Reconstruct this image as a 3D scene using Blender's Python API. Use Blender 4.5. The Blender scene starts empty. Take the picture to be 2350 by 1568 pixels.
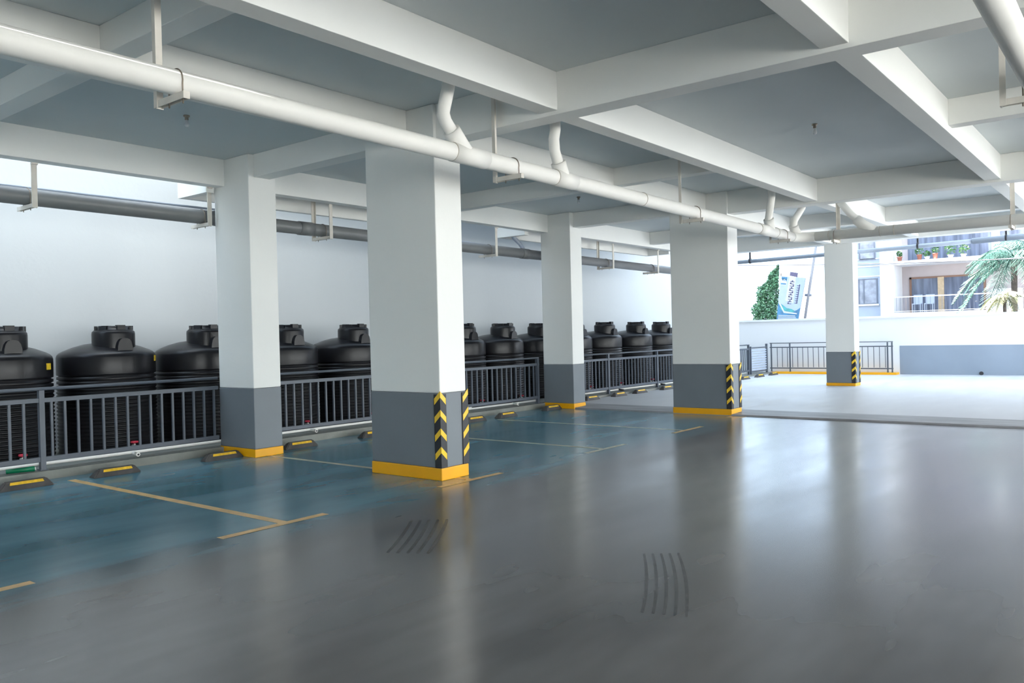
import bpy, bmesh, math, random
from mathutils import Vector, Matrix
random.seed(7)
PI = math.pi
S = bpy.context.scene
COL = S.collection

# ------------------------------------------------------------------ materials
def mat(name, col, rough=0.5, metal=0.0, var=0.06, scale=3.0, bump=0.0, bscale=40.0, spec=0.5, stretch=None, alpha=1.0, rvar=0.0):
    m = bpy.data.materials.new(name); m.use_nodes = True
    nt = m.node_tree; n = nt.nodes; L = nt.links
    b = n['Principled BSDF']
    b.inputs['Roughness'].default_value = rough
    b.inputs['Metallic'].default_value = metal
    b.inputs['Specular IOR Level'].default_value = spec
    b.inputs['Alpha'].default_value = alpha
    tc = n.new('ShaderNodeTexCoord'); mp = n.new('ShaderNodeMapping')
    L.new(tc.outputs['Object'], mp.inputs['Vector'])
    if stretch: mp.inputs['Scale'].default_value = stretch
    nz = n.new('ShaderNodeTexNoise'); nz.inputs['Scale'].default_value = scale; nz.inputs['Detail'].default_value = 5
    L.new(mp.outputs['Vector'], nz.inputs['Vector'])
    cr = n.new('ShaderNodeValToRGB')
    c = Vector(col)
    lo = [max(0, x * (1 - var)) for x in c]; hi = [min(1, x * (1 + var)) for x in c]
    cr.color_ramp.elements[0].position = 0.3; cr.color_ramp.elements[1].position = 0.7
    cr.color_ramp.elements[0].color = (*lo, 1); cr.color_ramp.elements[1].color = (*hi, 1)
    L.new(nz.outputs['Fac'], cr.inputs['Fac']); L.new(cr.outputs['Color'], b.inputs['Base Color'])
    if rvar:
        mr = n.new('ShaderNodeMapRange'); mr.inputs['To Min'].default_value = rough - rvar; mr.inputs['To Max'].default_value = rough + rvar
        mr.inputs['From Min'].default_value = 0.3; mr.inputs['From Max'].default_value = 0.7
        L.new(nz.outputs['Fac'], mr.inputs['Value']); L.new(mr.outputs['Result'], b.inputs['Roughness'])
    if bump:
        nb = n.new('ShaderNodeTexNoise'); nb.inputs['Scale'].default_value = bscale; nb.inputs['Detail'].default_value = 4
        L.new(tc.outputs['Object'], nb.inputs['Vector'])
        bp = n.new('ShaderNodeBump'); bp.inputs['Strength'].default_value = bump; bp.inputs['Distance'].default_value = 0.01
        L.new(nb.outputs['Fac'], bp.inputs['Height']); L.new(bp.outputs['Normal'], b.inputs['Normal'])
    return m

M = {}
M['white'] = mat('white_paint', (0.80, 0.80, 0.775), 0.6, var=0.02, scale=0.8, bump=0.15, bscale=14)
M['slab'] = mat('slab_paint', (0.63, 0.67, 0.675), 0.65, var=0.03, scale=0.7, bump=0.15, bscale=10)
M['soffit'] = M['white']
M['outer'] = mat('outer_wall_render', (0.47, 0.495, 0.51), 0.7, var=0.03, scale=0.5, stretch=(1, 1, 0.15), bump=0.2, bscale=12)
M['parapet'] = mat('parapet_white', (0.78, 0.79, 0.81), 0.7, var=0.02, scale=0.6)
M['grey'] = mat('grey_paint', (0.175, 0.195, 0.22), 0.5, var=0.05, scale=1.5, bump=0.1, bscale=18)
M['bluegrey'] = mat('blue_grey_paint', (0.26, 0.31, 0.38), 0.55, var=0.06, scale=1.0)
M['yellow'] = mat('yellow_paint', (0.86, 0.40, 0.002), 0.4, var=0.06, scale=3)
M['rubber'] = mat('black_rubber', (0.018, 0.018, 0.022), 0.5, var=0.2, scale=8)
M['reflect'] = mat('yellow_reflector', (0.88, 0.56, 0.03), 0.35, var=0.06, scale=9)
M['stop'] = mat('wheel_stop_rubber', (0.055, 0.05, 0.048), 0.6, var=0.3, scale=9, bump=0.3, bscale=30)
M['stopline'] = mat('wheel_stop_yellow', (0.75, 0.45, 0.02), 0.5, var=0.25, scale=18)
M['tank'] = mat('black_polyethylene', (0.008, 0.008, 0.010), 0.33, var=0.2, scale=2, bump=0.04, bscale=8, rvar=0.04, spec=0.30)
M['sticker'] = mat('yellow_sticker', (0.75, 0.5, 0.03), 0.4, var=0.15, scale=30)
M['red'] = mat('red_plastic', (0.55, 0.03, 0.06), 0.4)
M['green'] = mat('green_hose_plastic', (0.0, 0.16, 0.07), 0.35)
M['rail'] = mat('railing_grey_paint', (0.085, 0.10, 0.125), 0.42, var=0.06, scale=4)
M['pvc'] = mat('white_pvc', (0.84, 0.82, 0.78), 0.55, var=0.03, scale=2.0, rvar=0.04, spec=0.35)
M['pvcdirt'] = mat('dusty_pipe_seam', (0.45, 0.40, 0.33), 0.6, var=0.15, scale=6)
M['gpipe'] = mat('grey_pvc', (0.18, 0.185, 0.19), 0.4, var=0.06, scale=2.5)
M['bluepipe'] = mat('blue_grey_pipe', (0.40, 0.46, 0.56), 0.4, var=0.05)
M['galv'] = mat('galvanised_channel', (0.66, 0.62, 0.56), 0.5, 0.0, var=0.10, scale=6)
M['bolt'] = mat('steel_clip', (0.30, 0.25, 0.20), 0.5, 0.6, var=0.2, scale=14)
M['kerb'] = mat('kerb_concrete', (0.22, 0.225, 0.205), 0.75, var=0.18, scale=3, bump=0.4, bscale=25)
M['groove'] = mat('dark_groove', (0.08, 0.08, 0.085), 0.8)
M['dark'] = mat('dark_fitting', (0.03, 0.03, 0.035), 0.5)
M['lampglass'] = mat('frosted_bulb', (0.62, 0.64, 0.66), 0.3)
M['asphalt'] = mat('asphalt', (0.10, 0.10, 0.105), 0.8, var=0.15, scale=2)
M['ground'] = mat('outside_paving', (0.55, 0.54, 0.50), 0.8, var=0.08)

# floor of the near bay: teal parking strip painted over a polished grey floor
def floor_material():
    m = bpy.data.materials.new('polished_floor'); m.use_nodes = True
    nt = m.node_tree; n = nt.nodes; L = nt.links; b = n['Principled BSDF']
    tc = n.new('ShaderNodeTexCoord')
    def noise(scale, detail=6, st=(1, 1, 1), rot=0.0, rough=0.55):
        mp = n.new('ShaderNodeMapping'); mp.inputs['Scale'].default_value = st; mp.inputs['Rotation'].default_value = (0, 0, rot)
        L.new(tc.outputs['Object'], mp.inputs['Vector'])
        z = n.new('ShaderNodeTexNoise'); z.inputs['Scale'].default_value = scale; z.inputs['Detail'].default_value = detail; z.inputs['Roughness'].default_value = rough
        L.new(mp.outputs['Vector'], z.inputs['Vector']); return z.outputs['Fac']
    def ramp(f, p0, c0, p1, c1):
        r = n.new('ShaderNodeValToRGB'); r.color_ramp.elements[0].position = p0; r.color_ramp.elements[1].position = p1
        r.color_ramp.elements[0].color = (*c0, 1); r.color_ramp.elements[1].color = (*c1, 1); L.new(f, r.inputs['Fac']); return r.outputs['Color']
    def mix(f, a, c):
        x = n.new('ShaderNodeMix'); x.data_type = 'RGBA'; L.new(f, x.inputs['Factor']); L.new(a, x.inputs['A']); L.new(c, x.inputs['B']); return x.outputs['Result']
    def mth(op, a, v=None, c=None):
        x = n.new('ShaderNodeMath'); x.operation = op
        (L.new(a, x.inputs[0]) if hasattr(a, 'links') else setattr(x.inputs[0], 'default_value', a))
        if v is not None: (L.new(v, x.inputs[1]) if hasattr(v, 'links') else setattr(x.inputs[1], 'default_value', v))
        return x.outputs[0]
    big = noise(0.55, 3, (1, 1, 1), 0.2, 0.5); streak = noise(0.9, 3.0, (0.5, 1.9, 1), 0.5, 0.5)
    grey = ramp(streak, 0.36, (0.078, 0.076, 0.078), 0.66, (0.148, 0.144, 0.148))
    brown = ramp(big, 0.38, (0.130, 0.122, 0.120), 0.64, (0.074, 0.069, 0.066))
    gx = n.new('ShaderNodeMix'); gx.data_type = 'RGBA'; gx.inputs['Factor'].default_value = 0.45; L.new(grey, gx.inputs['A']); L.new(brown, gx.inputs['B'])
    teal1 = ramp(streak, 0.25, (0.042, 0.160, 0.225), 0.75, (0.135, 0.310, 0.400))
    tealg = ramp(big, 0.4, (0.045, 0.18, 0.22), 0.7, (0.110, 0.28, 0.38))
    tx = n.new('ShaderNodeMix'); tx.data_type = 'RGBA'; tx.inputs['Factor'].default_value = 0.4; L.new(teal1, tx.inputs['A']); L.new(tealg, tx.inputs['B'])
    sep = n.new('ShaderNodeSeparateXYZ'); L.new(tc.outputs['Object'], sep.inputs['Vector'])
    wob = mth('MULTIPLY', mth('SUBTRACT', streak, 0.5), 0.9)
    y = mth('ADD', sep.outputs['Y'], wob)
    mr = n.new('ShaderNodeMapRange'); mr.inputs['From Min'].default_value = 5.25; mr.inputs['From Max'].default_value = 5.92; L.new(y, mr.inputs['Value'])
    c = mix(mr.outputs['Result'], gx.outputs['Result'], tx.outputs['Result'])
    L.new(c, b.inputs['Base Color'])
    rr = n.new('ShaderNodeMapRange'); rr.inputs['From Min'].default_value = 0.3; rr.inputs['From Max'].default_value = 0.7
    rr.inputs['To Min'].default_value = 0.19; rr.inputs['To Max'].default_value = 0.27; b.inputs['Specular IOR Level'].default_value = 1.0; L.new(streak, rr.inputs['Value'])
    L.new(rr.outputs['Result'], b.inputs['Roughness'])
    return m
M['floor'] = floor_material()
M['farfloor'] = mat('light_concrete_floor', (0.54, 0.54, 0.55), 0.45, var=0.10, scale=1.2, stretch=(0.6, 2.2, 1), rvar=0.08)
M['ramp'] = mat('ramp_concrete', (0.30, 0.30, 0.31), 0.5, var=0.25, scale=2, stretch=(2.4, 0.5, 1))
M['line'] = mat('worn_yellow_line', (0.80, 0.52, 0.22), 0.4, var=0.16, scale=7)
M['paleline'] = mat('worn_pale_line', (0.50, 0.48, 0.36), 0.4, var=0.2, scale=7)
M['skid'] = mat('tyre_mark', (0.062, 0.058, 0.058), 0.32, var=0.3, scale=12)

# ------------------------------------------------------------------ builders
def tag(o, label=None, cat=None, group=None, kind=None):
    if label: o['label'] = label
    if cat: o['category'] = cat
    if group: o['group'] = group
    if kind: o['kind'] = kind
    return o
def thing(name, label, cat, loc=(0, 0, 0), group=None, rz=0.0):
    o = bpy.data.objects.new(name, None); COL.objects.link(o)
    o.location = loc; o.rotation_euler = (0, 0, rz); o.empty_display_size = 0.1
    return tag(o, label, cat, group)

class B:
    def __init__(s): s.bm = bmesh.new()
    def box(s, x0, x1, y0, y1, z0, z1, mi=0, bev=0.0):
        r = bmesh.ops.create_cube(s.bm, size=1)
        vs = r['verts']
        for v in vs:
            v.co = Vector((x0 + (v.co.x + .5) * (x1 - x0), y0 + (v.co.y + .5) * (y1 - y0), z0 + (v.co.z + .5) * (z1 - z0)))
        fs = {f for v in vs for f in v.link_faces}
        for f in fs: f.material_index = mi
        if bev:
            es = list({e for v in vs for e in v.link_edges})
            bmesh.ops.bevel(s.bm, geom=es, offset=bev, segments=2, affect='EDGES', profile=0.6)
        return s
    def hexa(s, p, mi=0):           # 8 points, bottom ring then top ring
        v = [s.bm.verts.new(q) for q in p]
        for f in ((3, 2, 1, 0), (4, 5, 6, 7), (0, 1, 5, 4), (1, 2, 6, 5), (2, 3, 7, 6), (3, 0, 4, 7)):
            s.bm.faces.new([v[i] for i in f]).material_index = mi
        return s
    def quad(s, pts, mi=0):
        s.bm.faces.new([s.bm.verts.new(p) for p in pts]).material_index = mi
        return s
    def tube(s, pts, r, seg=16, cap=True, mi=0):
        pts = [Vector(p) for p in pts]
        rs = r if isinstance(r, (list, tuple)) else [r] * len(pts)
        rings = []; up = None
        for i, p in enumerate(pts):
            d = (pts[min(i + 1, len(pts) - 1)] - pts[max(i - 1, 0)]).normalized()
            if up is None:
                up = Vector((0, 0, 1)) if abs(d.z) < 0.9 else Vector((1, 0, 0))
            a = d.cross(up).normalized(); bb = a.cross(d).normalized(); up = bb
            rings.append([s.bm.verts.new(p + (a * math.cos(t) + bb * math.sin(t)) * rs[i]) for t in (2 * PI * k / seg for k in range(seg))])
        for i in range(len(rings) - 1):
            for k in range(seg):
                f = s.bm.faces.new((rings[i][k], rings[i][(k + 1) % seg], rings[i + 1][(k + 1) % seg], rings[i + 1][k])); f.smooth = True; f.material_index = mi
        if cap:
            for rg in (rings[0][::-1], rings[-1]):
                s.bm.faces.new(rg).material_index = mi
        return s
    def lathe(s, cx, cy, prof, seg=48, mi=0, smooth=True):
        rings = [[s.bm.verts.new((cx + r * math.cos(2 * PI * k / seg), cy + r * math.sin(2 * PI * k / seg), z)) for k in range(seg)] if r > 1e-4 else [s.bm.verts.new((cx, cy, z))] for r, z in prof]
        for i in range(len(rings) - 1):
            a, b = rings[i], rings[i + 1]
            for k in range(seg):
                k2 = (k + 1) % seg
                if len(a) == 1 and len(b) == 1: continue
                if len(a) == 1: vs = (a[0], b[k2], b[k])
                elif len(b) == 1: vs = (a[k], a[k2], b[0])
                else: vs = (a[k], a[k2], b[k2], b[k])
                f = s.bm.faces.new(vs); f.smooth = smooth; f.material_index = mi
        return s
    def prism(s, pts, off, mi=0):   # polygon (3D points) extruded along off
        off = Vector(off); a = [s.bm.verts.new(p) for p in pts]; b = [s.bm.verts.new(Vector(p) + off) for p in pts]
        s.bm.faces.new(a[::-1]).material_index = mi; s.bm.faces.new(b).material_index = mi
        k = len(a)
        for i in range(k): s.bm.faces.new((a[i], a[(i + 1) % k], b[(i + 1) % k], b[i])).material_index = mi
        return s
    def build(s, name, ms, parent=None, o=(0, 0, 0), recalc=True, at=None):
        if recalc: bmesh.ops.recalc_face_normals(s.bm, faces=s.bm.faces)
        if at is not None: o = at
        bmesh.ops.translate(s.bm, verts=s.bm.verts, vec=-Vector(o))
        me = bpy.data.meshes.new(name); s.bm.to_mesh(me); s.bm.free()
        for m in (ms if isinstance(ms, (list, tuple)) else [ms]): me.materials.append(M[m] if isinstance(m, str) else m)
        ob = bpy.data.objects.new(name, me); COL.objects.link(ob)
        if parent is not None: ob.parent = parent
        if at is not None: ob.location = at
        return ob
def kids(o): return [c for c in bpy.data.objects if c.parent == o]
def copy_tree(o, parent=None):
    c = o.copy(); COL.objects.link(c)
    if parent is not None: c.parent = parent
    for ch in list(o.children): copy_tree(ch, c)
    return c
def struct(name, b, ms, **k):
    o = b.build(name, ms, **k); o['kind'] = 'structure'; return o

# ------------------------------------------------------------------ floors
XMIN, YMIN, ZS = -6.0, -7.0, 4.06
b = B()
b.box(XMIN, 14.02, YMIN - 6, 10.2, -0.15, 0.0)
def fq(x0, x1, y0, y1, mi, z=0.0012):
    b.quad(((x0, y0, z), (x1, y0, z), (x1, y1, z), (x0, y1, z)), mi)
fq(4.19, 4.28, 5.88, 9.90, 1); fq(3.61, 4.66, 5.80, 5.89, 1, 0.0016)      # bay lines with their T ends
fq(1.20, 2.24, 5.80, 5.89, 1); fq(1.68, 1.77, 5.88, 9.90, 1)
fq(6.58, 6.66, 7.15, 9.46, 2); fq(6.12, 7.14, 5.80, 5.88, 1, 0.0016); fq(6.60, 6.68, 5.88, 6.06, 1)
fq(9.28, 9.36, 5.88, 9.60, 2); fq(8.86, 9.87, 5.79, 5.87, 2, 0.0016)
fq(11.62, 11.70, 5.86, 9.60, 2); fq(11.25, 12.25, 5.77, 5.85, 1, 0.0016)
fq(13.75, 13.95, 5.75, 6.05, 1)
def skid(cx, cy, ang, length, n, gap, w, bend):                            # tread marks left by tyres
    for k in range(n):
        off = (k - (n - 1) / 2) * gap; prev = None
        for i in range(9):
            t = i / 8 - .5
            a = ang + bend * t
            px = cx + math.cos(ang) * length * t - math.sin(a) * off; py = cy + math.sin(ang) * length * t + math.cos(a) * off + bend * t * t * .3
            e = (w / 2) * (1 - abs(t) * .6)
            l = (px - e * math.sin(a), py + e * math.cos(a)); r = (px + e * math.sin(a), py - e * math.cos(a))
            if prev: b.quad(((*prev[0], .0008), (*prev[1], .0008), (*r, .0008), (*l, .0008)), 3)
            prev = (l, r)
skid(4.55, 4.55, 0.62, 1.05, 5, 0.075, 0.03, 0.25)
skid(4.55, 2.42, 0.50, 1.25, 5, 0.06, 0.022, 0.35)
struct('floor', b, ['floor', 'line', 'paleline', 'skid'])
b = B()
ys = (YMIN - 6, 10.2)
prof = [(14.021, -0.15), (14.021, 0.028), (14.75, 0.05), (27.3, 0.05), (27.3, -0.15)]
v = [[b.bm.verts.new((x, y, z)) for x, z in prof] for y in ys]
for i in range(len(prof)):
    j = (i + 1) % len(prof)
    f = b.bm.faces.new((v[0][i], v[0][j], v[1][j], v[1][i])); f.material_index = 1 if i in (0, 1) else 0
b.bm.faces.new(v[0][::-1]); b.bm.faces.new(v[1])
struct('floor_far', b, ['farfloor', 'ramp'])
b = B().box(-40, 90, -45, 60, -0.6, -0.16)
struct('ground', b, 'ground')
struct('added_road', B().box(27.7, 89, -20, 59, -0.159, -0.15), 'asphalt')  # unseen dark strip added to cut light bouncing onto the outdoor view

# raised strip that carries the tanks and the railing
b = B().box(XMIN, 27.0, 10.2, 12.35, -0.15, 0.10, 0)
for y in (10.245, 10.275, 10.335, 10.40): b.box(XMIN, 27.0, y, y + .006, 0.098, 0.1012, 1)
struct('kerb', b, ['kerb', 'groove'])
b = B().box(26.9, 27.29, 6.30, 10.199, 0.04, 0.115, 0, 0.006)
struct('kerb', b, ['yellow'])

# ------------------------------------------------------------------ slab and beams
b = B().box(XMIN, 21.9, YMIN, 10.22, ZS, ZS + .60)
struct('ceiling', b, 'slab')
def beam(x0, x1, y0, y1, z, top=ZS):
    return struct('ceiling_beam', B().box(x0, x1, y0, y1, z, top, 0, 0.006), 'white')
for y0, y1 in ((-6.0, -5.79), (-3.5, -3.29), (-0.87, -0.66), (1.795, 2.005), (4.475, 4.68), (6.48, 6.69), (10.03, 10.22)):
    beam(XMIN, 21.9, y0, y1, 3.692)
beam(6.45, 6.70, YMIN, 7.10, 3.655); beam(6.50, 6.75, 7.10, 10.03, 3.755)
beam(14.06, 14.35, YMIN, 7.10, 3.655); beam(14.12, 14.37, 7.10, 10.03, 3.755)
beam(21.5, 21.88, YMIN, 10.215, 3.68)
for x0, x1, y0, y1, z in ((3.08, 3.29, 4.68, 10.03, 3.82), (10.80, 10.98, 4.68, 10.03, 3.79), (10.2, 10.4, YMIN, 1.795, 3.77), (18.4, 18.6, 4.68, 10.03, 3.755), (18.46, 18.66, 2.005, 4.475, 3.755), (18.4, 18.6, YMIN, 1.795, 3.77)):
    beam(x0, x1, y0, y1, z)
# balcony slabs that jut out over the tanks, with a downstand lip
def balcony(x0, x1, y1=10.95, z=3.62):
    bb = B().box(x0, x1, 10.22, y1, 3.95, 4.10).box(x0, x0 + .12, 10.22, y1, z, 3.95).box(x1 - .12, x1, 10.22, y1, z, 3.95).box(x0 + .12, x1 - .12, y1 - .10, y1, z, 3.95)
    return struct('balcony_slab', bb, 'white')
balcony(6.25, 10.4); balcony(13.45, 19.9)

# ------------------------------------------------------------------ walls
struct('wall_left', B().box(XMIN - 6, 8.0, 12.35, 12.65, -0.15, 9.0).box(8.0, 27.6, 12.35, 12.65, -0.15, 22.0), 'outer')  # unseen upper heights stepped to shade the far floor and open the alley
struct('wall_bounce', B().box(-25, 60, -24.3, -24.0, -0.16, 9.0), 'outer')      # unseen wall added to bounce sunlight into the car park
struct('wall_rear', B().box(XMIN - .25, XMIN, YMIN, 10.22, -0.15, ZS), 'white')
b = B().box(27.3, 27.55, YMIN - 9, 12.35, -0.15, 1.80, 0)
b.box(27.24, 27.60, YMIN - 9, 12.35, 1.80, 1.87, 0, 0.01)
b.box(27.292, 27.30, YMIN - 9, 6.28, 0.05, 0.935, 1)
b.tube([(27.26, 4.07, 0.10), (27.33, 4.07, 0.10)], 0.055, 16, True, 2)
struct('wall_far', b, ['parapet', 'bluegrey', 'dark'])

struct('wall_upper_shade', B().box(3.0, 21.9, YMIN, 10.10, ZS + .605, 11.5), 'outer')     # unseen upper mass added to block sun and sky, cut back to light the alley
struct('wall_shade_block', B().box(29, 57, 27, 34, -.15, 34), 'outer')     # unseen tall block added to keep the sun off the street
# ------------------------------------------------------------------ pillars
def pillar(x0, x1, y0, y1, zf, zb, zg, label, guards):
    L = ((x0 + x1) / 2, (y0 + y1) / 2, zf)
    t = thing('concrete_pillar', label, 'pillar', L, 'square pillars of the car park')
    B().box(x0, x1, y0, y1, zg, ZS - .001, 0, 0.012).build('shaft', 'white', t, L)
    e = 0.003
    tag(B().box(x0 - e, x1 + e, y0 - e, y1 + e, zb, zg, 0, 0.012).build('dado', 'grey', t, L), 'grey painted band')
    e = 0.010
    tag(B().box(x0 - e, x1 + e, y0 - e, y1 + e, zf, zb, 0, 0.01).build('base', 'yellow', t, L), 'yellow painted base')
    for gx, sx in guards:
        # an angle of rubber wrapped on the corner, with yellow chevrons
        g = B(); w, th = 0.085, 0.012; y = y0 - .003
        gx = gx + sx * .003
        z0, z1 = zb + .002, zg - .012
        xa, xb = (gx - w, gx + th) if sx > 0 else (gx - th, gx + w)
        g.box(xa, xb, y - th, y, z0, z1, 0, 0.003)
        xc, xd = (gx, gx + th) if sx > 0 else (gx - th, gx)
        g.box(xc, xd, y, y + w, z0, z1, 0, 0.003)
        n = 4; pit = (z1 - z0) / n
        for k in range(n):
            zc = z0 + pit * (k + .42); h = 0.068; e2 = 0.0025; m_ = 0.010; dz = 0.085
            xo = gx + sx * (th + e2); yo = y - th - e2
            # leg on the front face and leg on the side face, meeting at the corner
            fx = gx - sx * (w - m_)
            g.hexa([(xo, yo, zc + dz), (fx, yo, zc), (fx, yo + .002, zc), (xo, yo + .002, zc + dz), (xo, yo, zc + dz + h), (fx, yo, zc + h), (fx, yo + .002, zc + h), (xo, yo + .002, zc + dz + h)], 1)
            fy = y + w - m_; xi = xo - sx * .002
            g.hexa([(xo, yo, zc + dz), (xo, fy, zc), (xi, fy, zc), (xi, yo, zc + dz), (xo, yo, zc + dz + h), (xo, fy, zc + h), (xi, fy, zc + h), (xi, yo, zc + dz + h)], 1)
        tag(g.build('corner_guard', ['rubber', 'reflect'], t, L), 'black rubber corner guard with yellow chevrons')
    return t
pillar(6.41, 6.83, 6.07, 7.16, 0, 0.135, 0.945, 'large white and grey pillar with yellow base and two chevron guards, closest to the viewer, under the pipe', ((6.41, -1), (6.83, 1)))
pillar(6.41, 6.84, 9.47, 10.28, 0, 0.11, 0.925, 'white and grey pillar without chevron guards, against the railing between the third and fourth tank', ())
pillar(14.00, 14.42, 9.47, 10.22, 0, 0.11, 0.92, 'white and grey pillar without chevron guards, on the railing line at the floor ramp', ())
pillar(14.03, 14.47, 6.07, 7.22, 0, 0.115, 0.93, 'white and grey pillar with chevron guards standing on the edge of the floor ramp', ((14.03, -1), (14.47, 1)))
pillar(21.62, 22.04, 6.03, 6.74, 0.05, 0.125, 0.92, 'small distant white and grey pillar with chevron guards before the yellow kerb', ((21.62, -1), (22.04, 1)))

# ------------------------------------------------------------------ wheel stops
t = thing('wheel_stop', 'x', 'wheel stop', (0, 0, 0), 'rubber wheel stops along the kerb')
b = B()
l, w, h = 0.29, 0.075, 0.095
b.hexa([(-l, -w, 0), (l, -w, 0), (l, w, 0), (-l, w, 0), (-l + .09, -w + .045, h), (l - .07, -w + .045, h), (l - .07, w - .045, h), (-l + .09, w - .045, h)])
bmesh.ops.bevel(b.bm, geom=list(b.bm.edges), offset=.012, segments=2, affect='EDGES')
b.build('body', 'stop', t)
b = B()
nrm = Vector((0, -h, .045)).normalized() * .003
A0 = Vector((0, -w + .0265, .056)); A1 = Vector((0, -w + .040, .0845))
p = [(-l + .125, *A0.yz), (l - .105, *A0.yz), (l - .115, *A1.yz), (-l + .135, *A1.yz)]
b.prism([Vector(q) + nrm for q in p], nrm * .6)
tag(b.build('reflective_strip', 'stopline', t), 'yellow reflective strip')
stops = [(3.70, 9.80, 0, 'rubber wheel stop at the lower left edge of the photo'), (4.70, 9.80, 0, 'rubber wheel stop right of the long yellow bay line'),
         (6.11, 9.78, 0, 'rubber wheel stop touching the left foot of the pillar between tanks'), (7.36, 9.78, 0, 'rubber wheel stop just right of the first railing pillar'),
         (8.80, 9.80, 0, 'rubber wheel stop mostly hidden by the large near pillar'), (11.20, 9.76, 0, 'rubber wheel stop peeping out behind the right side of the near pillar'),
         (12.10, 9.74, 0, 'rubber wheel stop between the near pillar and the second railing pillar'), (13.67, 9.80, 0, 'rubber wheel stop at the foot of the pillar beside the floor ramp'),
         (15.54, 10.04, .05, 'pale wheel stop just right of the second railing pillar'), (16.72, 10.02, .05, 'pale wheel stop beyond the ramp, second one from the railing pillar'),
         (17.75, 10.04, .05, 'pale wheel stop beyond the ramp, third one from the railing pillar'), (19.10, 10.02, .05, 'pale wheel stop beside the left edge of the ramp pillar'),
         (23.65, 9.78, .05, 'tiny distant wheel stop beside the slatted gate, foremost of three'), (24.95, 9.84, .05, 'tiny distant wheel stop below the end of the yellow kerb, middle of three'),
         (26.12, 9.84, .05, 'tiny distant wheel stop in front of the yellow kerb, last of three')]
for i, (x, y, z, lab) in enumerate(stops):
    o = t if i == 0 else copy_tree(t)
    o.location = (x, y, z); o['label'] = lab

# ------------------------------------------------------------------ water tanks
R, LY = 0.625, -0.21
t = thing('water_tank', 'x', 'water tank', (0, 0, 0), 'black water tanks behind the railing')
pr = [(0, 0), (R - .03, 0), (R - .01, .02)]
z = .05
while z < 0.86:
    pr += [(R - .01, z), (R + .004, z + .014), (R + .004, z + .028), (R - .012, z + .042)]; z += .05
for k in range(3):
    z0 = 0.885 + k * .058
    pr += [(R - .002, z0), (R - .002, z0 + .030), (R - .026, z0 + .037), (R - .026, z0 + .048), (R - .002, z0 + .055)]
pr += [(R, 1.07), (R, 1.29), (R - .010, 1.325), (R - .035, 1.352), (R - .08, 1.378), (R - .20, 1.428), (R - .34, 1.468), (.12, 1.49), (0, 1.495)]
b = B().lathe(0, 0, pr, 64)
b.build('body', 'tank', t)
b = B()
b.lathe(0, LY, [(.272, 1.36), (.272, 1.60), (.268, 1.632), (.255, 1.645), (.20, 1.648), (0, 1.648)], 48)
# arch shaped flat on the front of the neck
arch = [(-.105, 1.33), (.105, 1.33), (.10, 1.43), (.085, 1.49), (.062, 1.525), (.03, 1.54), (-.03, 1.54), (-.062, 1.525), (-.085, 1.49), (-.10, 1.43)]
b.prism([(x, LY - .33, z) for x, z in arch], (0, .16, 0))
b.build('neck', 'tank', t)
b = B()
b.lathe(0, LY, [(.245, 1.64), (.248, 1.652), (.235, 1.66), (.215, 1.662), (.212, 1.70), (.200, 1.712), (0, 1.714)], 48)
for k in range(6):
    a = PI / 6 + k * PI / 3; c, s_ = math.cos(a), math.sin(a)
    q = []
    for zz in (1.658, 1.722 if k % 3 == 1 else 1.712):
        for u, v_ in ((.17, -.055), (.232, -.055), (.232, .055), (.17, .055)):
            q.append((c * u - s_ * v_, LY + s_ * u + c * v_, zz))
    b.hexa(q)
ld = b.build('lid', 'tank', t)
b = B().box(.225, .262, LY - .03, LY + .03, 1.60, 1.715)
b.build('lid_clip', 'tank', ld)
b = B().tube([(.02, -R + .05, .085), (.02, -R - .07, .085)], .022, 10).tube([(.02, -R - .05, .085), (.02, -R - .05, .13)], .012, 8)
vv = tag(b.build('outlet_valve', 'pvc', t), 'pale outlet valve')
b = B().lathe(.02, -R - .05, [(0, .125), (.045, .125), (.052, .14), (.045, .155), (0, .155)], 14)
tag(b.build('valve_handle', 'red', vv), 'red valve handle')
tl = ['black water tank cut by the left edge of the photo', 'black water tank shown whole, second from the left, with a small yellow tag',
      'black water tank left of the first railing pillar, partly behind it', 'black water tank just right of the first railing pillar',
      'black water tank with its lid beside the left edge of the large near pillar', 'black water tank hidden behind the large near pillar',
      'black water tank of which a sliver shows right of the near pillar', 'black water tank in the middle between the near pillar and the second railing pillar',
      'black water tank left of the second railing pillar, partly behind it', 'black water tank showing a sliver right of the second railing pillar',
      'black water tank, first whole one right of the second railing pillar', 'black water tank, middle one of the three beside the ramp pillar',
      'black water tank with its right side against the ramp pillar', 'black water tank hidden behind the ramp pillar']
tx = [4.06, 5.44, 6.83, 8.30, 9.72, 11.2, 12.66, 13.97, 15.32, 16.76, 18.19, 19.82, 21.27, 22.7]
stick = []
for i, x in enumerate(tx):
    if i in (5, 13): continue
    o = t if i == 0 else copy_tree(t)
    o.location = (x, 11.50, 0.10 if i < 9 else 0.12); o['label'] = tl[i]
    stick.append((i, o))
for i, o in stick[:2]:
    if True:
        sb = B(); am = -0.80 if i == 0 else -0.66; zc = 1.20 if i == 0 else 1.255
        for k in range(4):
            a0, a1 = am - .09 + k * .045, am - .09 + (k + 1) * .045
            q = [(math.cos(a) * r_, math.sin(a) * r_, zc + dz) for dz in (-.04, .04) for a, r_ in ((a0, R + .004), (a1, R + .004), (a1, R - .004), (a0, R - .004))]
            sb.hexa(q)
        tag(sb.build('sticker', 'sticker', o), 'yellow sticker')

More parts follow.
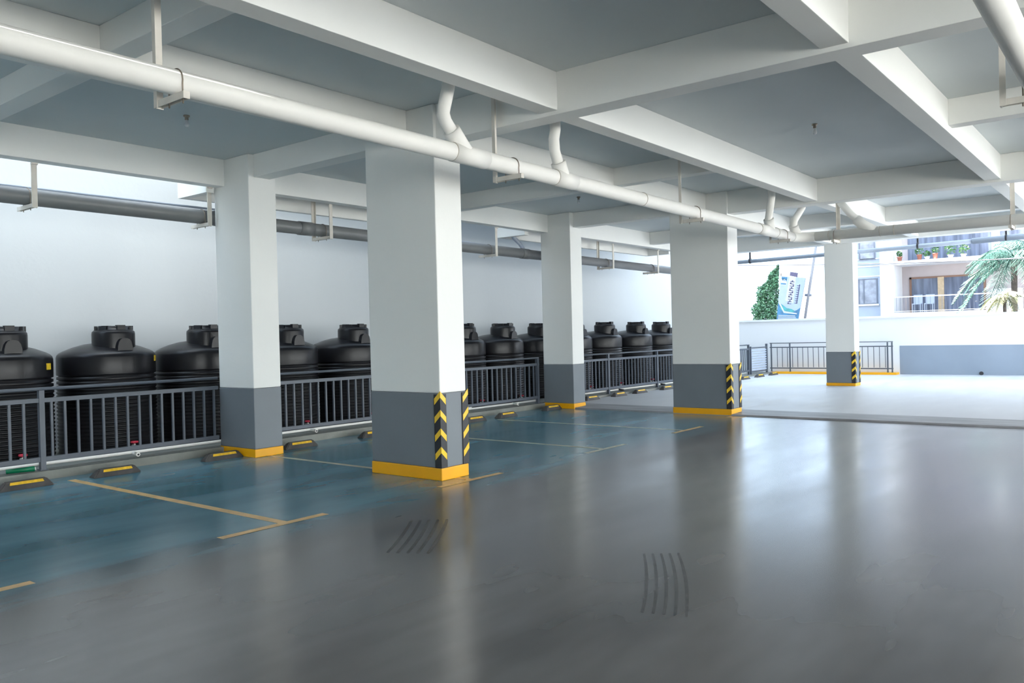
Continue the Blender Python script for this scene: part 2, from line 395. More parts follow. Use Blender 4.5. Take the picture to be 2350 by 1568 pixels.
# ------------------------------------------------------------------ railings
def railing(p0, p1, zb, label, posts, pitch=.152, first=None, slim=False):
    p0, p1 = Vector(p0), Vector(p1); d = (p1 - p0); Ln = d.length; d.normalize(); ang = math.atan2(d.y, d.x)
    t = thing('railing', label, 'railing', (p0.x, p0.y, zb), None, ang)
    k = .65 if slim else 1.0
    B().tube([(0, 0, .955), (Ln, 0, .955)], .02 * k, 10).build('top_rail', 'rail', t)
    B().box(0, Ln, -.02 * k, .02 * k, .795, .795 + .052 * k, 0, .003).build('upper_rail', 'rail', t)
    B().box(0, Ln, -.02 * k, .02 * k, .10, .10 + .055 * k, 0, .003).build('lower_rail', 'rail', t)
    pd = None
    for u in posts:
        if pd is None:
            pd = B().box(-.03 * k, .03 * k, -.03 * k, .03 * k, 0, .94, 0, .003).box(-.045 * k, .045 * k, -.045 * k, .045 * k, 0, .012).build('post', 'rail', t)
            o = pd
        else:
            o = pd.copy(); COL.objects.link(o)
        o.location = (u, 0, 0)
    u = pitch * .5 if first is None else first; bd = None
    while u < Ln - .02:
        if all(abs(u - q) > .05 for q in posts):
            if bd is None:
                bd = B().box(-.013 * k, .013 * k, -.013 * k, .013 * k, .148, .802).build('baluster', 'rail', t); o = bd
            else:
                o = bd.copy(); COL.objects.link(o)
            o.location = (u, 0, 0)
        u += pitch
    return t
YR = 10.32
railing((1.9, YR, 0), (6.40, YR, 0), .10, 'grey bar railing in front of the first tanks, left of the first railing pillar', [2.2], .152, .033)
railing((6.85, YR, 0), (13.95, YR, 0), .10, 'grey bar railing between the two pillars that stand on the kerb', [3.45, 7.05], .152)
railing((14.44, YR, 0), (25.35, YR, 0), .10, 'grey bar railing running from the second railing pillar to the slatted gate', [2.3, 4.72, 7.2, 9.6, 10.85], .152)
railing((27.08, 10.30, 0), (27.08, 6.42, 0), .115, 'thin grey railing standing on the yellow kerb by the far wall', [.05, .68, 3.72, 3.85], .17, None, True)
# slatted gate that closes the end of the tank alley
t = thing('slatted_gate', 'small blue grey gate of horizontal slats at the far end of the tank row', 'gate', (25.45, YR, .10))
L = (25.45, YR, .10)
B().box(25.42, 25.47, YR - .03, YR + .03, .10, 1.0).box(26.80, 26.86, YR - .03, YR + .03, .10, 1.06).box(25.47, 26.80, YR - .02, YR + .02, .93, .97).box(25.47, 26.80, YR - .02, YR + .02, .16, .20).build('frame', 'rail', t, L)
g = B()
for k in range(9): g.box(25.47, 26.80, YR - .008, YR + .008, .215 + k * .079, .215 + k * .079 + .05)
g.build('slat_panel', 'bluepipe', t, L)

# white water pipe along the foot of the railing, with its stubs
t = thing('water_pipe', 'thin white water pipe lying on the kerb under the railing', 'pipe', (3.0, 10.41, .10))
L = (3.0, 10.41, .10)
B().tube([(1.9, 10.41, .165), (13.98, 10.41, .150)], .020, 10).build('run', 'pvc', t, L)
for x in (5.22, 8.05, 13.15, 2.3, 10.3):
    B().tube([(x, 10.41, .155), (x, 10.30, .145), (x, 10.262, .142)], [.022, .022, .026], 12).tube([(x, 10.263, .142), (x, 10.255, .142)], .013, 10, True, 1).build('stub', ['pvc', 'dark'], t, L)
for x in (3.4, 7.3, 11.8, 9.4):
    B().tube([(x - .06, 10.41, .163), (x + .06, 10.41, .163)], .026, 10).build('coupling', 'pvc', t, L)
t = thing('water_pipe', 'thin white water pipe on the kerb beyond the ramp, under the far railing', 'pipe', (14.5, 10.41, .10))
L = (14.5, 10.41, .10)
B().tube([(14.45, 10.41, .160), (25.3, 10.41, .150)], .020, 10).build('run', 'pvc', t, L)
for x in (17.35, 19.5):
    B().tube([(x, 10.41, .155), (x, 10.27, .145)], .026, 10).build('stub', 'dark', t, L)
t = tag(B().tube([(3.72, 10.36, .13), (3.9, 10.30, .135), (3.99, 10.265, .138)], [.026, .028, .032], 12).tube([(3.991, 10.264, .138), (4.0, 10.26, .139)], .018, 10, True, 1).build('hose_end', ['green', 'pvc'], None, at=(3.9, 10.30, .10)),
        'short green hose end lying beside the left railing post', 'hose')

# ------------------------------------------------------------------ overhead pipes
RP = .083
def pz(x): return 3.262 - (x - 1.8) * .0086
t = thing('drain_pipe', 'big white drain pipe running across the photo under the beams and turning to the right', 'pipe', (5.0, 5.0, 3.24))
L = (5.0, 5.0, 3.24)
ez = pz(14.6)
arc = [(14.6 - .30 + .30 * math.sin(a), 5.0 - .30 + .30 * math.cos(a), ez) for a in (PI / 2 * k / 8 for k in range(9))]
b = B().tube([(-4.0, 5.0, pz(-4))] + [(14.28, 5.0, ez)], RP, 28)
b.build('straight_run', 'pvc', t, L)
B().tube([(14.27, 5.0, ez)] + arc + [(14.6, 4.69, ez)], RP + .004, 28).build('elbow', 'pvc', t, L)
B().tube([(14.6, 4.70, ez), (14.6, -3.0, ez - .055)], RP, 28).build('cross_run', 'pvc', t, L)
def seam(parent, p, d, r=RP + .0035):
    p, d = Vector(p), Vector(d).normalized()
    return B().tube([p - d * .004, p + d * .004], r, 28).build('joint_ring', 'pvcdirt', parent, L)
for x in (5.52, 5.98, 7.12, 7.48, 9.0, 12.75, 13.5): seam(t, (x, 5.0, pz(x)), (1, 0, 0))
for y in (4.45, 3.62, 3.4): seam(t, (14.6, y, ez - (5 - y) * .007), (0, 1, 0))
def sleeve(x0, x1): B().tube([(x0, 5.0, pz(x0)), (x1, 5.0, pz(x1))], RP + .006, 28).build('sleeve', 'pvc', t, L)
sleeve(5.52, 5.98); sleeve(7.12, 7.48); sleeve(12.75, 13.15)
def branch(pts, r, wye, wr):
    br = B().tube(pts, r, 20).build('branch_pipe', 'pvc', t, L)
    B().tube(wye, wr, 22).build('wye_socket', 'pvc', br, L)
branch([(5.535, 5.0, ZS), (5.49, 5.0, 3.80), (5.425, 5.0, 3.60), (5.415, 5.0, 3.55), (5.44, 5.0, 3.49), (5.52, 5.0, 3.41), (5.60, 5.0, 3.33)], .060, [(5.515, 5.0, 3.425), (5.57, 5.0, 3.37), (5.72, 5.0, 3.235)], [.082, .082, .078])
branch([(7.16, 5.0, ZS), (7.16, 5.0, 3.72), (7.13, 5.0, 3.62), (7.14, 5.0, 3.50), (7.19, 5.0, 3.40), (7.21, 5.0, 3.33)], .058, [(7.20, 5.0, 3.385), (7.23, 5.0, 3.33), (7.30, 5.0, 3.22)], [.082, .080, .075])
branch([(13.40, 5.0, ZS), (13.38, 5.0, 3.75), (13.22, 5.0, 3.36), (13.24, 5.0, 3.25)], .060, [(13.22, 5.0, 3.36), (13.26, 5.0, 3.28), (13.30, 5.0, 3.16)], [.085, .080, .075])
branch([(15.05, 5.0, ZS), (14.86, 5.0, 3.72), (14.45, 5.0, 3.46), (14.40, 5.0, 3.38), (14.42, 5.0, 3.30)], .060, [(14.40, 5.0, 3.36), (14.45, 5.0, 3.28), (14.52, 4.94, 3.16)], [.085, .082, .078])
branch([(14.75, 4.30, 3.72), (14.62, 4.10, 3.49), (14.60, 3.98, 3.36), (14.60, 3.86, 3.24)], .062, [(14.60, 4.0, 3.38), (14.60, 3.90, 3.28), (14.60, 3.68, 3.14)], [.088, .086, .080])

def hanger(x, y, z, label, ztop=ZS, dirn=(0, -1), group='pipe hangers of the white drain pipe', span=.33, rp=RP, legs=1, wall=0.0, ms='galv'):
    # one or two channel legs from above, an arm under the pipe and a clip over it; (x, y) is the pipe axis, z its underside
    dx, dy = dirn
    t = thing('pipe_hanger', label, 'pipe hanger', (x, y, z), group)
    w = .031
    def bx(bb, u0, u1, v0, v1, z0, z1):      # u along the arm, v across it
        p = []
        for zz in (z0, z1):
            for u, v_ in ((u0, v0), (u1, v0), (u1, v1), (u0, v1)): p.append((dx * u - dy * v_, dy * u + dx * v_, zz - z))
        return bb.hexa(p)
    far = -.205
    b = B(); bx(b, far - .02, far - .008, -w, w, z - .05, ztop); bx(b, far - .008, far + .02, -w, -w + .008, z - .05, ztop)
    bx(b, far - .05, far - .008, -.035, .035, ztop - .02, ztop)
    b.build('strut', ms, t)
    if legs == 2:
        b = B(); bx(b, -far + .008, -far + .02, -w, w, z - .05, ztop); bx(b, -far - .02, -far + .008, -w, -w + .008, z - .05, ztop); b.build('strut', ms, t)
    b = B(); e = span - .205
    bx(b, far - .006, e, -w + .009, w - .009, z - .012, z - .001); bx(b, far - .006, e, -w + .0085, -w + .016, z - .046, z - .0005); bx(b, far - .006, e, w - .016, w - .0085, z - .046, z - .0005); bx(b, e, e + .004, -w + .0085, w - .0085, z - .046, z)
    b.build('arm', ms, t)
    b = B(); q = []
    for k in range(15):
        a = -.25 + (PI + .5) * k / 14
        q.append((dx * math.cos(a) * (rp + .004), dy * math.cos(a) * (rp + .004), rp + math.sin(a) * (rp + .004)))
    q = [(q[0][0], q[0][1], -.07)] + q + [(q[-1][0], q[-1][1], -.07)]
    b.tube(q, .005, 6).build('clip', 'bolt', t)
    return t
for x, lab in ((2.86, 'pipe hanger nearest the left edge of the photo, holding the white drain pipe'), (6.40, 'pipe hanger on the white drain pipe just right of the near pillar'),
               (10.48, 'pipe hanger on the white drain pipe left of the ramp pillar')):
    hanger(x, 5.0, pz(x) - RP, lab)
hanger(13.86, 5.0, pz(13.86) - RP, 'pipe hanger on the white drain pipe just before its bend')
for y, lab in ((4.36, 'pipe hanger just past the bend of the white drain pipe, above the small far pillar'), (1.74, 'pipe hanger near the right edge of the photo, on the white drain pipe')):
    hanger(14.6, y, ez - (5 - y) * .007 - RP, lab, ZS, (-1, 0))

t = thing('drain_pipe', 'white drain pipe entering at the upper right corner of the photo', 'pipe', (6.0, .66, 3.25))
L = (6.0, .66, 3.25)
B().tube([(2.0, .645, 3.25), (13.9, .645, 3.22)], RP, 28).build('straight_run', 'pvc', t, L)
hanger(6.86, .645, 3.245 - RP, 'pipe hanger in the upper right corner of the photo', ZS, (0, -1), span=.36)

# grey pipes outside, over the tanks
t = thing('drain_pipe', 'large grey drain pipe above the tanks, behind the railing pillars', 'pipe', (8.0, 10.45, 3.31))
L = (8.0, 10.45, 3.31); rg = .100
def gz(x): return 3.325 - (x - 4) * .0065
B().tube([(-3.5, 10.45, gz(-3.5)), (21.0, 10.45, gz(21))], rg, 24).build('straight_run', 'gpipe', t, L)
for x in (6.5, 7.95, 13.6): B().tube([(x, 10.45, gz(x)), (x + .25, 10.45, gz(x))], rg + .008, 24).build('coupling', 'gpipe', t, L)
for x, n_, lab in ((4.06, 1, 'hanger of the grey pipe near the left edge of the photo'), (6.30, 1, 'hanger of the grey pipe at the left of the first railing pillar'), (8.41, 2, 'two legged hanger of the grey pipe left of the near pillar'),
                   (12.53, 1, 'hanger of the grey pipe right of the near pillar'), (16.95, 2, 'two legged hanger of the grey pipe right of the second railing pillar'), (19.2, 1, 'hanger of the grey pipe beside the ramp pillar')):
    hanger(x, 10.45, gz(x) - rg, lab, 3.692 if n_ == 1 else 3.95, (0, 1), 'hangers of the grey pipe over the tanks', .43, rg, n_)
t = thing('water_pipe', 'thin blue grey pipe running just above the big grey pipe', 'pipe', (5, 10.68, 3.45))
L = (5, 10.68, 3.45)
B().tube([(-3.5, 10.68, 3.49), (6.9, 10.68, 3.475)], .016, 8).build('run', 'bluepipe', t, L)
t = thing('drain_pipe', 'blue grey drain pipe dropping from the balcony left of the second railing pillar', 'pipe', (13.5, 10.72, 3.4))
L = (13.5, 10.72, 3.4)
B().tube([(11.0, 10.72, 3.41), (13.75, 10.72, 3.36)], .042, 14).build('run', 'bluepipe', t, L)
B().tube([(13.62, 10.72, 3.96), (13.63, 10.72, 3.72), (13.70, 10.70, 3.62), (13.85, 10.66, 3.50), (13.88, 10.6, 3.40)], .045, 14).build('drop', 'bluepipe', t, L)
# pipe under the far edge beam
t = thing('drain_pipe', 'long grey pipe slung under the far edge beam, in front of the outdoor view', 'pipe', (22.2, 6, 3.47))
L = (22.2, 6, 3.47)
B().tube([(22.2, 10.2, 3.45), (22.2, 4.6, 3.51), (22.2, 3.4, 3.53)], .054, 16).build('run', 'bluepipe', t, L)
B().tube([(22.2, 3.45, 3.53), (22.2, -2.0, 3.62)], .070, 16).build('wide_run', 'bluepipe', t, L)
for y, lab in ((8.95, 'short strap holding the far grey pipe right of the ramp pillar'), (4.64, 'dark strap holding the far grey pipe over the flower balcony'), (2.75, 'dark strap holding the far grey pipe above the palm')):
    zz = 3.46 + (10.2 - y) * .012
    q = thing('pipe_strap', lab, 'pipe strap', (22.2, y, zz), 'straps of the far grey pipe')
    B().box(-.42, .03, -.02, .02, .30, .33).box(-.02, .02, -.02, .02, -.07, .33).build('strut', 'dark', q)
    B().tube([(0, -.02, 0), (0, .02, 0)], .078, 14).build('collar', 'dark', q)

# lamp holders on the slab
for x, y, lab in ((4.90, 8.36, 'bare lamp holder on the dim slab panel behind the first pipe hanger'), (10.27, 3.28, 'bare lamp holder in the middle of the dark slab panel at the right'), (12.58, 8.30, 'bare lamp holder with a bulb between the near pillar and the ramp pillar')):
    q = thing('lamp_holder', lab, 'lamp holder', (x, y, ZS), 'lamp holders on the slab')
    B().lathe(0, 0, [(0, 0), (.035, 0), (.035, -.012), (.02, -.02), (.02, -.05), (0, -.05)], 16).build('base', 'bolt', q)
    tag(B().lathe(0, 0, [(.012, -.05), (.015, -.065), (.026, -.09), (.026, -.11), (.015, -.125), (0, -.13)], 16).build('bulb', 'lampglass', q), 'pale bulb')

# ------------------------------------------------------------------ outside
M['bld'] = mat('building_white', (0.72, 0.72, 0.74), 0.7, var=0.02)
M['bldblue'] = mat('building_pale_blue', (0.40, 0.45, 0.54), 0.7, var=0.03)
M['pink'] = mat('balcony_pinkish_plaster', (0.48, 0.42, 0.42), 0.7, var=0.03)
M['frame'] = mat('brown_door_frame', (0.22, 0.12, 0.08), 0.5)
M['glass'] = mat('curtained_glass', (0.13, 0.15, 0.21), 0.15, var=0.5, scale=1.3, stretch=(1, 4, .3))
M['curtain'] = mat('tan_curtain', (0.50, 0.38, 0.25), 0.7, var=0.15, scale=6)
M['wframe'] = mat('window_frame_dark', (0.15, 0.17, 0.22), 0.5)
M['wglass'] = mat('grilled_glass', (0.30, 0.32, 0.38), 0.25, var=0.3, scale=3)
M['terracotta'] = mat('terracotta', (0.42, 0.16, 0.11), 0.7)
M['leaf'] = mat('balcony_leaf', (0.08, 0.19, 0.06), 0.5, var=0.5, scale=5)
M['tree'] = mat('tree_leaf', (0.09, 0.21, 0.12), 0.5, var=0.6, scale=4)
M['palm'] = mat('palm_leaf', (0.05, 0.12, 0.095), 0.45, var=0.4, scale=3)
M['palepalm'] = mat('pale_palm_leaf', (0.20, 0.21, 0.12), 0.5, var=0.2, scale=4)
M['bark'] = mat('bark', (0.08, 0.065, 0.055), 0.8, var=0.3, scale=8)
M['pole'] = mat('grey_pole', (0.20, 0.21, 0.24), 0.5)
M['wire'] = mat('wire_black', (0.10, 0.10, 0.12), 0.6)
M['signpale'] = mat('sign_pale', (0.19, 0.25, 0.42), 0.5, var=0.08, scale=2)
M['signblue'] = mat('sign_blue', (0.001, 0.09, 0.20), 0.5, var=0.3, scale=5)
M['signteal'] = mat('sign_teal', (0.008, 0.17, 0.19), 0.5, var=0.3, scale=6)
M['signwhite'] = mat('sign_white', (0.28, 0.31, 0.38), 0.5)
M['signletter'] = mat('sign_letter', (0.04, 0.037, 0.095), 0.5)

BX = 44.0
L = (BX, 8, 0)
t = thing('apartment_building', 'white apartment building with planted balcony and brown framed glass doors beyond the far wall', 'building', L)
def k(x): return (x / BX)
def at(x, y, z): f = x / BX; return (x, y * f, 1.55 + (z - 1.55) * f)     # a measured point of the facade plane moved to depth x
B().box(BX + .5, BX + 8, 10.9, 12.6, 0, 12).build('side_wall', 'bldblue', t, L)
B().box(BX - .3, BX + 8, 10.30, 10.9, 0, 12).build('pier', 'bld', t, L)
tag(B().box(BX + 1.6, BX + 8, -6, 10.30, 0, 12).build('balcony_wall', 'pink', t, L), 'pinkish balcony wall')
B().box(BX - .2, BX + 1.6, -6, 10.30, 4.57, 4.76).build('balcony_slab', 'bld', t, L)
B().box(BX - .2, BX + 1.6, -6, 10.30, 2.02, 2.20).build('balcony_slab', 'bld', t, L)
for z in (4.1, 4.62, 5.0): B().box(BX + .47, BX + .5, 10.9, 12.6, z, z + .05).build('ledge', 'bld', t, L)
f = B().box(BX + .44, BX + .5, 11.22, 12.16, 2.72, 2.76).box(BX + .44, BX + .5, 11.22, 12.16, 3.97, 4.02).box(BX + .44, BX + .5, 11.22, 11.28, 2.76, 3.97).box(BX + .44, BX + .5, 12.10, 12.16, 2.76, 3.97).box(BX + .44, BX + .5, 11.86, 11.92, 2.76, 3.97).build('window', 'wframe', t, L)
B().box(BX + .47, BX + .49, 11.28, 12.10, 2.76, 3.97).build('pane', 'wglass', f, L)
B().box(BX + .40, BX + .5, 11.15, 12.22, 2.62, 2.71).build('window_sill', 'bld', t, L)
f = B().box(BX + .44, BX + .5, 11.3, 12.1, 4.98, 5.02).box(BX + .44, BX + .5, 11.3, 11.36, 5.02, 6).box(BX + .44, BX + .5, 12.04, 12.1, 5.02, 6).build('window', 'wframe', t, L)
B().box(BX + .47, BX + .49, 11.36, 12.04, 5.02, 6).build('pane', 'wglass', f, L)
X2 = BX + 1.6; k2 = X2 / BX
def yz(y, z): return y * k2, 1.55 + (z - 1.55) * k2
(y0, z1), (y1, _), (ym, _) = yz(9.6, 3.92), yz(6.3, 3.92), yz(8.2, 3.9)
zb_ = 2.2
f = B()
f.box(X2 - .06, X2 + .02, y1, y0, z1 - .09, z1).box(X2 - .06, X2 + .02, y0 - .10, y0, zb_, z1).box(X2 - .06, X2 + .02, y1, y1 + .1, zb_, z1)
fo = tag(f.build('balcony_door', 'frame', t, L), 'brown framed glass doors')
B().box(X2 - .03, X2 + .01, y1 + .1, y0 - .1, zb_, z1 - .09).build('glass_pane', 'glass', fo, L)
tag(B().box(X2 - .10, X2 - .03, ym - .14, ym + .14, zb_, z1 - .05).build('curtain', 'curtain', fo, L), 'tan curtain')
B().box(X2 - .02, X2 + .01, 3.0, 10.0, 4.9, 8).build('upper_glazing', 'glass', t, L)
B().box(BX - .2, BX + .2, 5.72, 6.02, 4.76, 8).build('pillar', 'bld', t, L)
B().box(BX + .9, BX + 1.6, 5.0, 6.2, 2.2, 3.2).build('side_panel', 'bld', t, L)
rl = B().box(BX - .16, BX - .12, 5.5, 10.3, 2.95, 3.0).box(BX - .16, BX - .12, 5.5, 10.3, 2.25, 2.28).build('balcony_rail', 'bld', t, L)
for i in range(28):
    y = 5.6 + i * .17
    B().box(BX - .15, BX - .135, y - .007, y + .007, 2.27, 2.96).build('baluster', 'wframe', rl, L)
# pots on the upper balcony edge
def leafball(b, c, r, n, s, mi=0, cone=None):
    for _ in range(n):
        while True:
            p = Vector((random.uniform(-1, 1), random.uniform(-1, 1), random.uniform(-1, 1)))
            if p.length < 1: break
        q = Vector(c) + Vector((p.x * r[0], p.y * r[1], p.z * r[2]))
        u = Vector((random.gauss(0, 1), random.gauss(0, 1), random.gauss(0, .6))).normalized(); v = u.cross(Vector((random.gauss(0, 1), random.gauss(0, 1), random.gauss(0, 1)))).normalized()
        l_ = s * random.uniform(.6, 1.3)
        b.quad((q - u * l_, q - v * l_ * .4, q + u * l_, q + v * l_ * .4), mi)
pots = [(10.02, 'terracotta', 'terracotta flower pot at the corner of the upper balcony', .22, .10), (9.12, 'terracotta', 'terracotta flower pot with a bushy grey green plant on the upper balcony', .26, .16), (8.78, 'bld', 'white planter left of the largest terracotta pot on the upper balcony', .13, .12),
        (8.42, 'terracotta', 'largest terracotta pot on the upper balcony', .27, .14), (7.75, 'bld', 'white planter with bright green leaves on the upper balcony', .14, .2), (7.2, 'bld', 'white planter beside the palm crown on the upper balcony', .14, .18)]
for y, m_, lab, h_, lr in pots:
    q = thing('flower_pot', lab, 'flower pot', (BX - .06, y, 4.76), 'pots on the upper balcony')
    B().lathe(0, 0, [(0, 0), (.085, 0), (.115, h_ - .04), (.13, h_ - .04), (.13, h_), (.10, h_), (.095, h_ - .03), (0, h_ - .03)], 18).build('pot', m_, q)
    lb = B(); leafball(lb, (0, 0, h_ + lr * 1.3), (lr, lr * 1.4, lr * 1.4), 70, .075); lb.build('plant', 'leaf', q, recalc=False)
# dish and chairs on the lower balcony
q = thing('satellite_dish', 'round white satellite dish on the lower balcony of the building', 'satellite dish', (BX + .1, 6.70, 2.20))
B().tube([(0, 0, 0), (0, 0, .38)], .025, 8).build('mast', 'pole', q)
B().lathe(0, 0, [(0, 0), (.10, .015), (.19, .06), (.19, .075), (.10, .03), (0, .018)], 28).build('dish', 'bld', q)
d = q.children[-1]; d.rotation_euler = (0, -PI / 2, 0); d.location = (-.02, 0, .42)
for i, (y, lab) in enumerate(((9.4, 'pale chair at the left end of the lower balcony'), (8.85, 'pale chair before the left glass door of the lower balcony'))):
    q = thing('balcony_chair', lab, 'chair', (BX + .6, y, 2.20), 'chairs on the lower balcony')
    B().box(-.22, .22, -.2, .2, .40, .44).build('seat', 'bldblue', q)
    B().box(.18, .22, -.2, .2, .44, .88).build('backrest', 'bldblue', q)
    for sx in (-.2, .2):
        for sy in (-.18, .18): B().box(sx - .015, sx + .015, sy - .015, sy + .015, 0, .40).build('leg', 'bldblue', q)

# tree beside the sign
q = thing('tree', 'pointed green leafy tree beside the blue sign beyond the far wall', 'tree', (36.4, 13.55, -.16))
B().tube([(0, 0, 0), (.05, -.05, 1.5), (.1, -.25, 3.2), (.0, -.30, 4.2)], [.14, .11, .06, .02], 10).build('trunk', 'bark', q)
lb = B()
for _ in range(9000):
    z = random.random() ** 1.2
    zz = 1.5 + z * 3.0
    if z < .62: left = 14.62 - z * .55 + .10 * math.sin(z * 21)
    else: left = 14.28 - (z - .62) / .38 * .98 + .07 * math.sin(z * 30)
    cy, half = (13.25 + left) / 2 - 13.42, (left - 13.25) / 2
    rr = half * random.uniform(.15, 1.0) ** .6; a = random.uniform(0, 2 * PI)
    p = Vector((math.cos(a) * rr, cy + math.sin(a) * rr, zz + random.gauss(0, .04)))
    u = Vector((random.gauss(0, 1), random.gauss(0, 1), random.gauss(0, .7))).normalized(); v = u.cross(Vector((random.gauss(0, 1), random.gauss(0, 1), random.gauss(0, 1)))).normalized(); s = random.uniform(.04, .085)
    lb.quad((p - u * s, p - v * s * .45, p + u * s, p + v * s * .45))
lb.build('foliage', 'tree', q, recalc=False)

# blue banner sign on its post, leaning
SX = 34.5; f = SX / 36.0
def sp(y, z, dx=0.0): return (SX + dx, y * f, 1.55 + (z - 1.55) * f)
c0 = sp(12.75, 1.2)
q = thing('banner_sign', 'tall blue and white advertising board leaning beside the green tree', 'sign', (SX, c0[1], -.16))
L = (SX, c0[1], -.16)
# corners of the board: left bottom, right bottom, right top, left top (measured on the facade plane of the sign)
LB, RB, RT, LT = (13.36, 1.9), (12.40, 1.9), (12.03, 3.74), (13.12, 3.90)
def sgn(u, v, dx=0.0):
    y = (LB[0] * (1 - u) + RB[0] * u) * (1 - v) + (LT[0] * (1 - u) + RT[0] * u) * v
    z = (LB[1] * (1 - u) + RB[1] * u) * (1 - v) + (LT[1] * (1 - u) + RT[1] * u) * v
    return sp(y, z, dx)
def patch(b, uv, dx0, dx1, mi=0):
    a = [sgn(u, v, dx0) for u, v in uv]; b.prism(a, (dx1 - dx0, 0, 0), mi)
b = B(); patch(b, ((0, 0), (1, 0), (1, 1), (0, 1)), 0, .06)
for u in (.12, .88):
    p0 = sgn(u, 0, .03); b.tube([(p0[0], p0[1], -.16), p0], .03, 8)
bd = b.build('board', 'signpale', q, L)
b = B()
patch(b, ((0, 0), (1, 0), (1, .30), (.86, .24), (.6, .20), (.35, .27), (.14, .38), (0, .40)), -.004, 0, 0)
patch(b, ((.10, .28), (.30, .19), (.62, .17), (.80, .22), (.62, .27), (.40, .29), (.18, .37)), -.007, -.003, 1)
patch(b, ((.02, .40), (.10, .40), (.32, .22), (.9, .17), (.9, .145), (.3, .18)), -.009, -.006, 2)
for i in range(3): patch(b, ((.06, .045 + i * .036), (.92 - i * .04, .03 + i * .034), (.92 - i * .04, .047 + i * .034), (.06, .062 + i * .036)), -.009, -.005, 2)
b.build('wave_print', ['signblue', 'signteal', 'signwhite'], bd, L)
b = B()
patch(b, ((.30, .46), (.66, .40), (.62, .99), (.36, 1.0)), -.003, 0, 2)
for i in range(11):         # first column of upright letters, second column smaller
    v0 = .385 + i * .050; cu = .50
    patch(b, ((cu - .085, v0), (cu + .085, v0 - .006), (cu + .085, v0 + .010), (cu - .085, v0 + .016)), -.008, -.003, 0)
    patch(b, ((cu - .085 + (i % 3) * .06, v0), (cu - .03 + (i % 3) * .06, v0), (cu - .03 + (i % 3) * .06, v0 + .036), (cu - .085 + (i % 3) * .06, v0 + .038)), -.008, -.003, 0)
for i in range(9):
    v0 = .40 + i * .050; cu = .775
    patch(b, ((cu - .06, v0), (cu + .06, v0 - .005), (cu + .06, v0 + .012), (cu - .06, v0 + .017)), -.008, -.003, 0)
    patch(b, ((cu + .02, v0), (cu + .06, v0), (cu + .06, v0 + .04), (cu + .02, v0 + .042)), -.008, -.003, 0)
b.build('lettering', ['signletter', 'signteal', 'signwhite'], bd, L)
b = B()
patch(b, ((.03, .80), (.27, .80), (.27, 1.0), (.03, 1.0)), -.004, 0, 1)
patch(b, ((.05, .93), (.27, .93), (.27, .985), (.05, .985)), -.008, -.003, 0)
patch(b, ((.08, .90), (.11, .90), (.13, .935), (.20, .935), (.23, .89), (.26, .89), (.26, .94), (.08, .945)), -.008, -.003, 0)
patch(b, ((.14, .895), (.18, .895), (.18, .915), (.14, .915)), -.008, -.003, 0)
patch(b, ((.04, .815), (.25, .815), (.25, .845), (.04, .845)), -.008, -.003, 0)
b.build('logo', ['signblue', 'signwhite'], bd, L)
b = B(); patch(b, ((.36, 1.02), (.66, 1.0), (.66, 1.10), (.36, 1.11)), 0, .05); b.build('header_plate', 'signletter', q, L)
# leaning lamp post
p0, p1 = sp(12.23, 1.9, .35), sp(11.55, 5.8, .35)
d = (Vector(p1) - Vector(p0)); base = Vector(p0) - d * ((p0[2] + .16) / d.z)
q = thing('lamp_post', 'slim grey post leaning to the right of the blue sign', 'post', tuple(base))
B().tube([base, Vector(p1) + d * .5], .055, 10).build('shaft', 'pole', q, base)
cl = Vector(p0) + d * .28
B().tube([cl - Vector((0, .12, 0)), cl + Vector((0, .14, .02))], .05, 8).build('clamp', 'wframe', q, base)
# overhead wires
for i, (za, zb2, lab) in enumerate(((4.55, 3.88, 'upper black overhead wire crossing in front of the building'), (4.38, 3.96, 'lower faint overhead wire crossing in front of the building'))):
    pts = []
    for k_ in range(25):
        u = k_ / 24; y = 16 - 15 * u
        z = za + (zb2 - za) * u - .35 * (1 - (2 * u - 1) ** 2) * .35
        pts.append((35.5, y, z))
    tag(B().tube(pts, .016 if i == 0 else .009, 6).build('overhead_wire', 'wire', None, at=(35.5, 8, 4.2)), lab, 'wire')
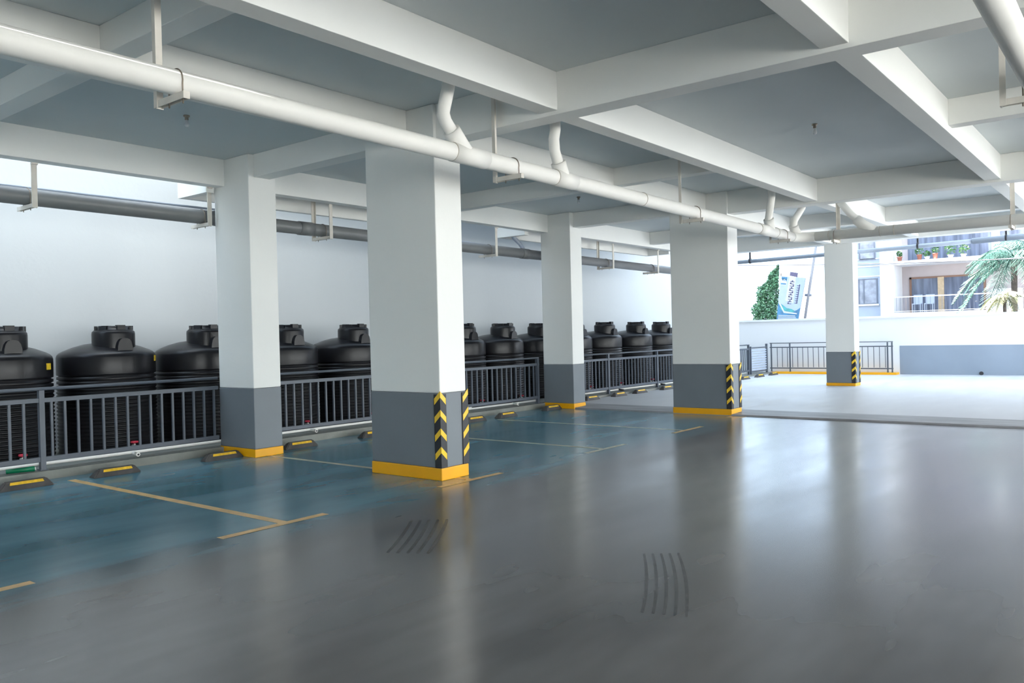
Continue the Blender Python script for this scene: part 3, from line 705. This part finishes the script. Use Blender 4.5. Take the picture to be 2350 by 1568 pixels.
# palms
def palm(loc, crown, n, length, width, m_, label, droop, tr):
    q = thing('palm_tree', label, 'palm', loc)
    B().tube([(0, 0, 0), (.03, .02, crown * .5), (0, 0, crown)], [tr * 1.3, tr, tr], 12).build('trunk', 'bark', q)
    proto = None
    for i in range(n):
        a = 2 * PI * i / n + random.uniform(-.2, .2); el = random.uniform(-.35, 1.0)
        b = B(); ln = length * random.uniform(.8, 1.1); pts = []
        for s in range(13):
            u = s / 12
            pts.append(Vector((u * ln * math.cos(el * (1 - u * .4)), 0, math.sin(el) * u * ln - droop * ln * u * u)))
        b.tube(pts, [.022 * (1 - .8 * s / 12) for s in range(13)], 5)
        for s in range(2, 13):
            for e in (0, .33, .66):
                if s == 12 and e: continue
                p = pts[s] if e == 0 else pts[s].lerp(pts[s + 1], e)
                u = (s + e) / 12; w_ = width * math.sin(PI * min(1, .25 + u * .72)) ** .6
                for sg in (-1, 1):
                    tip = p + Vector((w_ * .55, sg * w_ * .62, -w_ * .62 * random.uniform(.6, 1.2)))
                    b.quad((p, p + Vector((.03, 0, 0)), tip + Vector((.02, 0, .0)), tip))
        o = b.build('frond', m_, q, recalc=False)
        o.location = (0, 0, crown); o.rotation_euler = (0, 0, a)
    return q
palm((38.0, 4.45, -.16), 4.35, 34, 2.2, .62, 'palm', 'large green palm with drooping fronds in front of the building', .9, .11)
palm((41.7, 4.1, -.16), 4.9, 22, 1.9, .5, 'palm', 'tall dark green palm at the right edge of the photo', .6, .13)
palm((35.0, 4.42, -.16), 2.75, 11, .8, .30, 'palepalm', 'small pale yellow palm just above the far wall', .9, .06)

# ------------------------------------------------------------------ light
w = bpy.data.worlds.new('sky'); S.world = w; w.use_nodes = True
bg = w.node_tree.nodes['Background']
bg.inputs['Color'].default_value = (0.64, 0.81, 1.0, 1); bg.inputs['Strength'].default_value = 1.85
sun = bpy.data.lights.new('sun', 'SUN'); sun.energy = 31; sun.angle = math.radians(1.0); sun.color = (1.0, 0.97, 0.92)
so = bpy.data.objects.new('sun', sun); COL.objects.link(so); so.location = (-10, -20, 30)
so.rotation_euler = Vector((0.04, -0.5, -0.87)).to_track_quat('-Z', 'Y').to_euler()

# ------------------------------------------------------------------ camera
yaw, pit, rol = (math.radians(a) for a in (38.30606, -0.43073, -1.40738))
fw = Vector((math.cos(pit) * math.cos(yaw), math.cos(pit) * math.sin(yaw), math.sin(pit)))
rt = fw.cross(Vector((0, 0, 1))).normalized(); up = rt.cross(fw)
c, s = math.cos(rol), math.sin(rol)
r2 = c * rt + s * up; u2 = -s * rt + c * up
cam = bpy.data.cameras.new('camera'); co = bpy.data.objects.new('camera', cam); COL.objects.link(co)
cam.sensor_fit = 'HORIZONTAL'; cam.sensor_width = 36; cam.lens = 1876.69 / 2350 * 36; cam.clip_end = 300; cam.clip_start = .05
mx = Matrix((r2, u2, -fw)).transposed().to_4x4(); mx.translation = (0, 0, 1.55); co.matrix_world = mx
S.camera = co
S.view_settings.view_transform = 'Standard'; S.view_settings.look = 'None'; S.view_settings.gamma = 1; S.view_settings.exposure = 1.15
S.view_settings.use_curve_mapping = False
S.cycles.max_bounces = 10; S.cycles.diffuse_bounces = 6
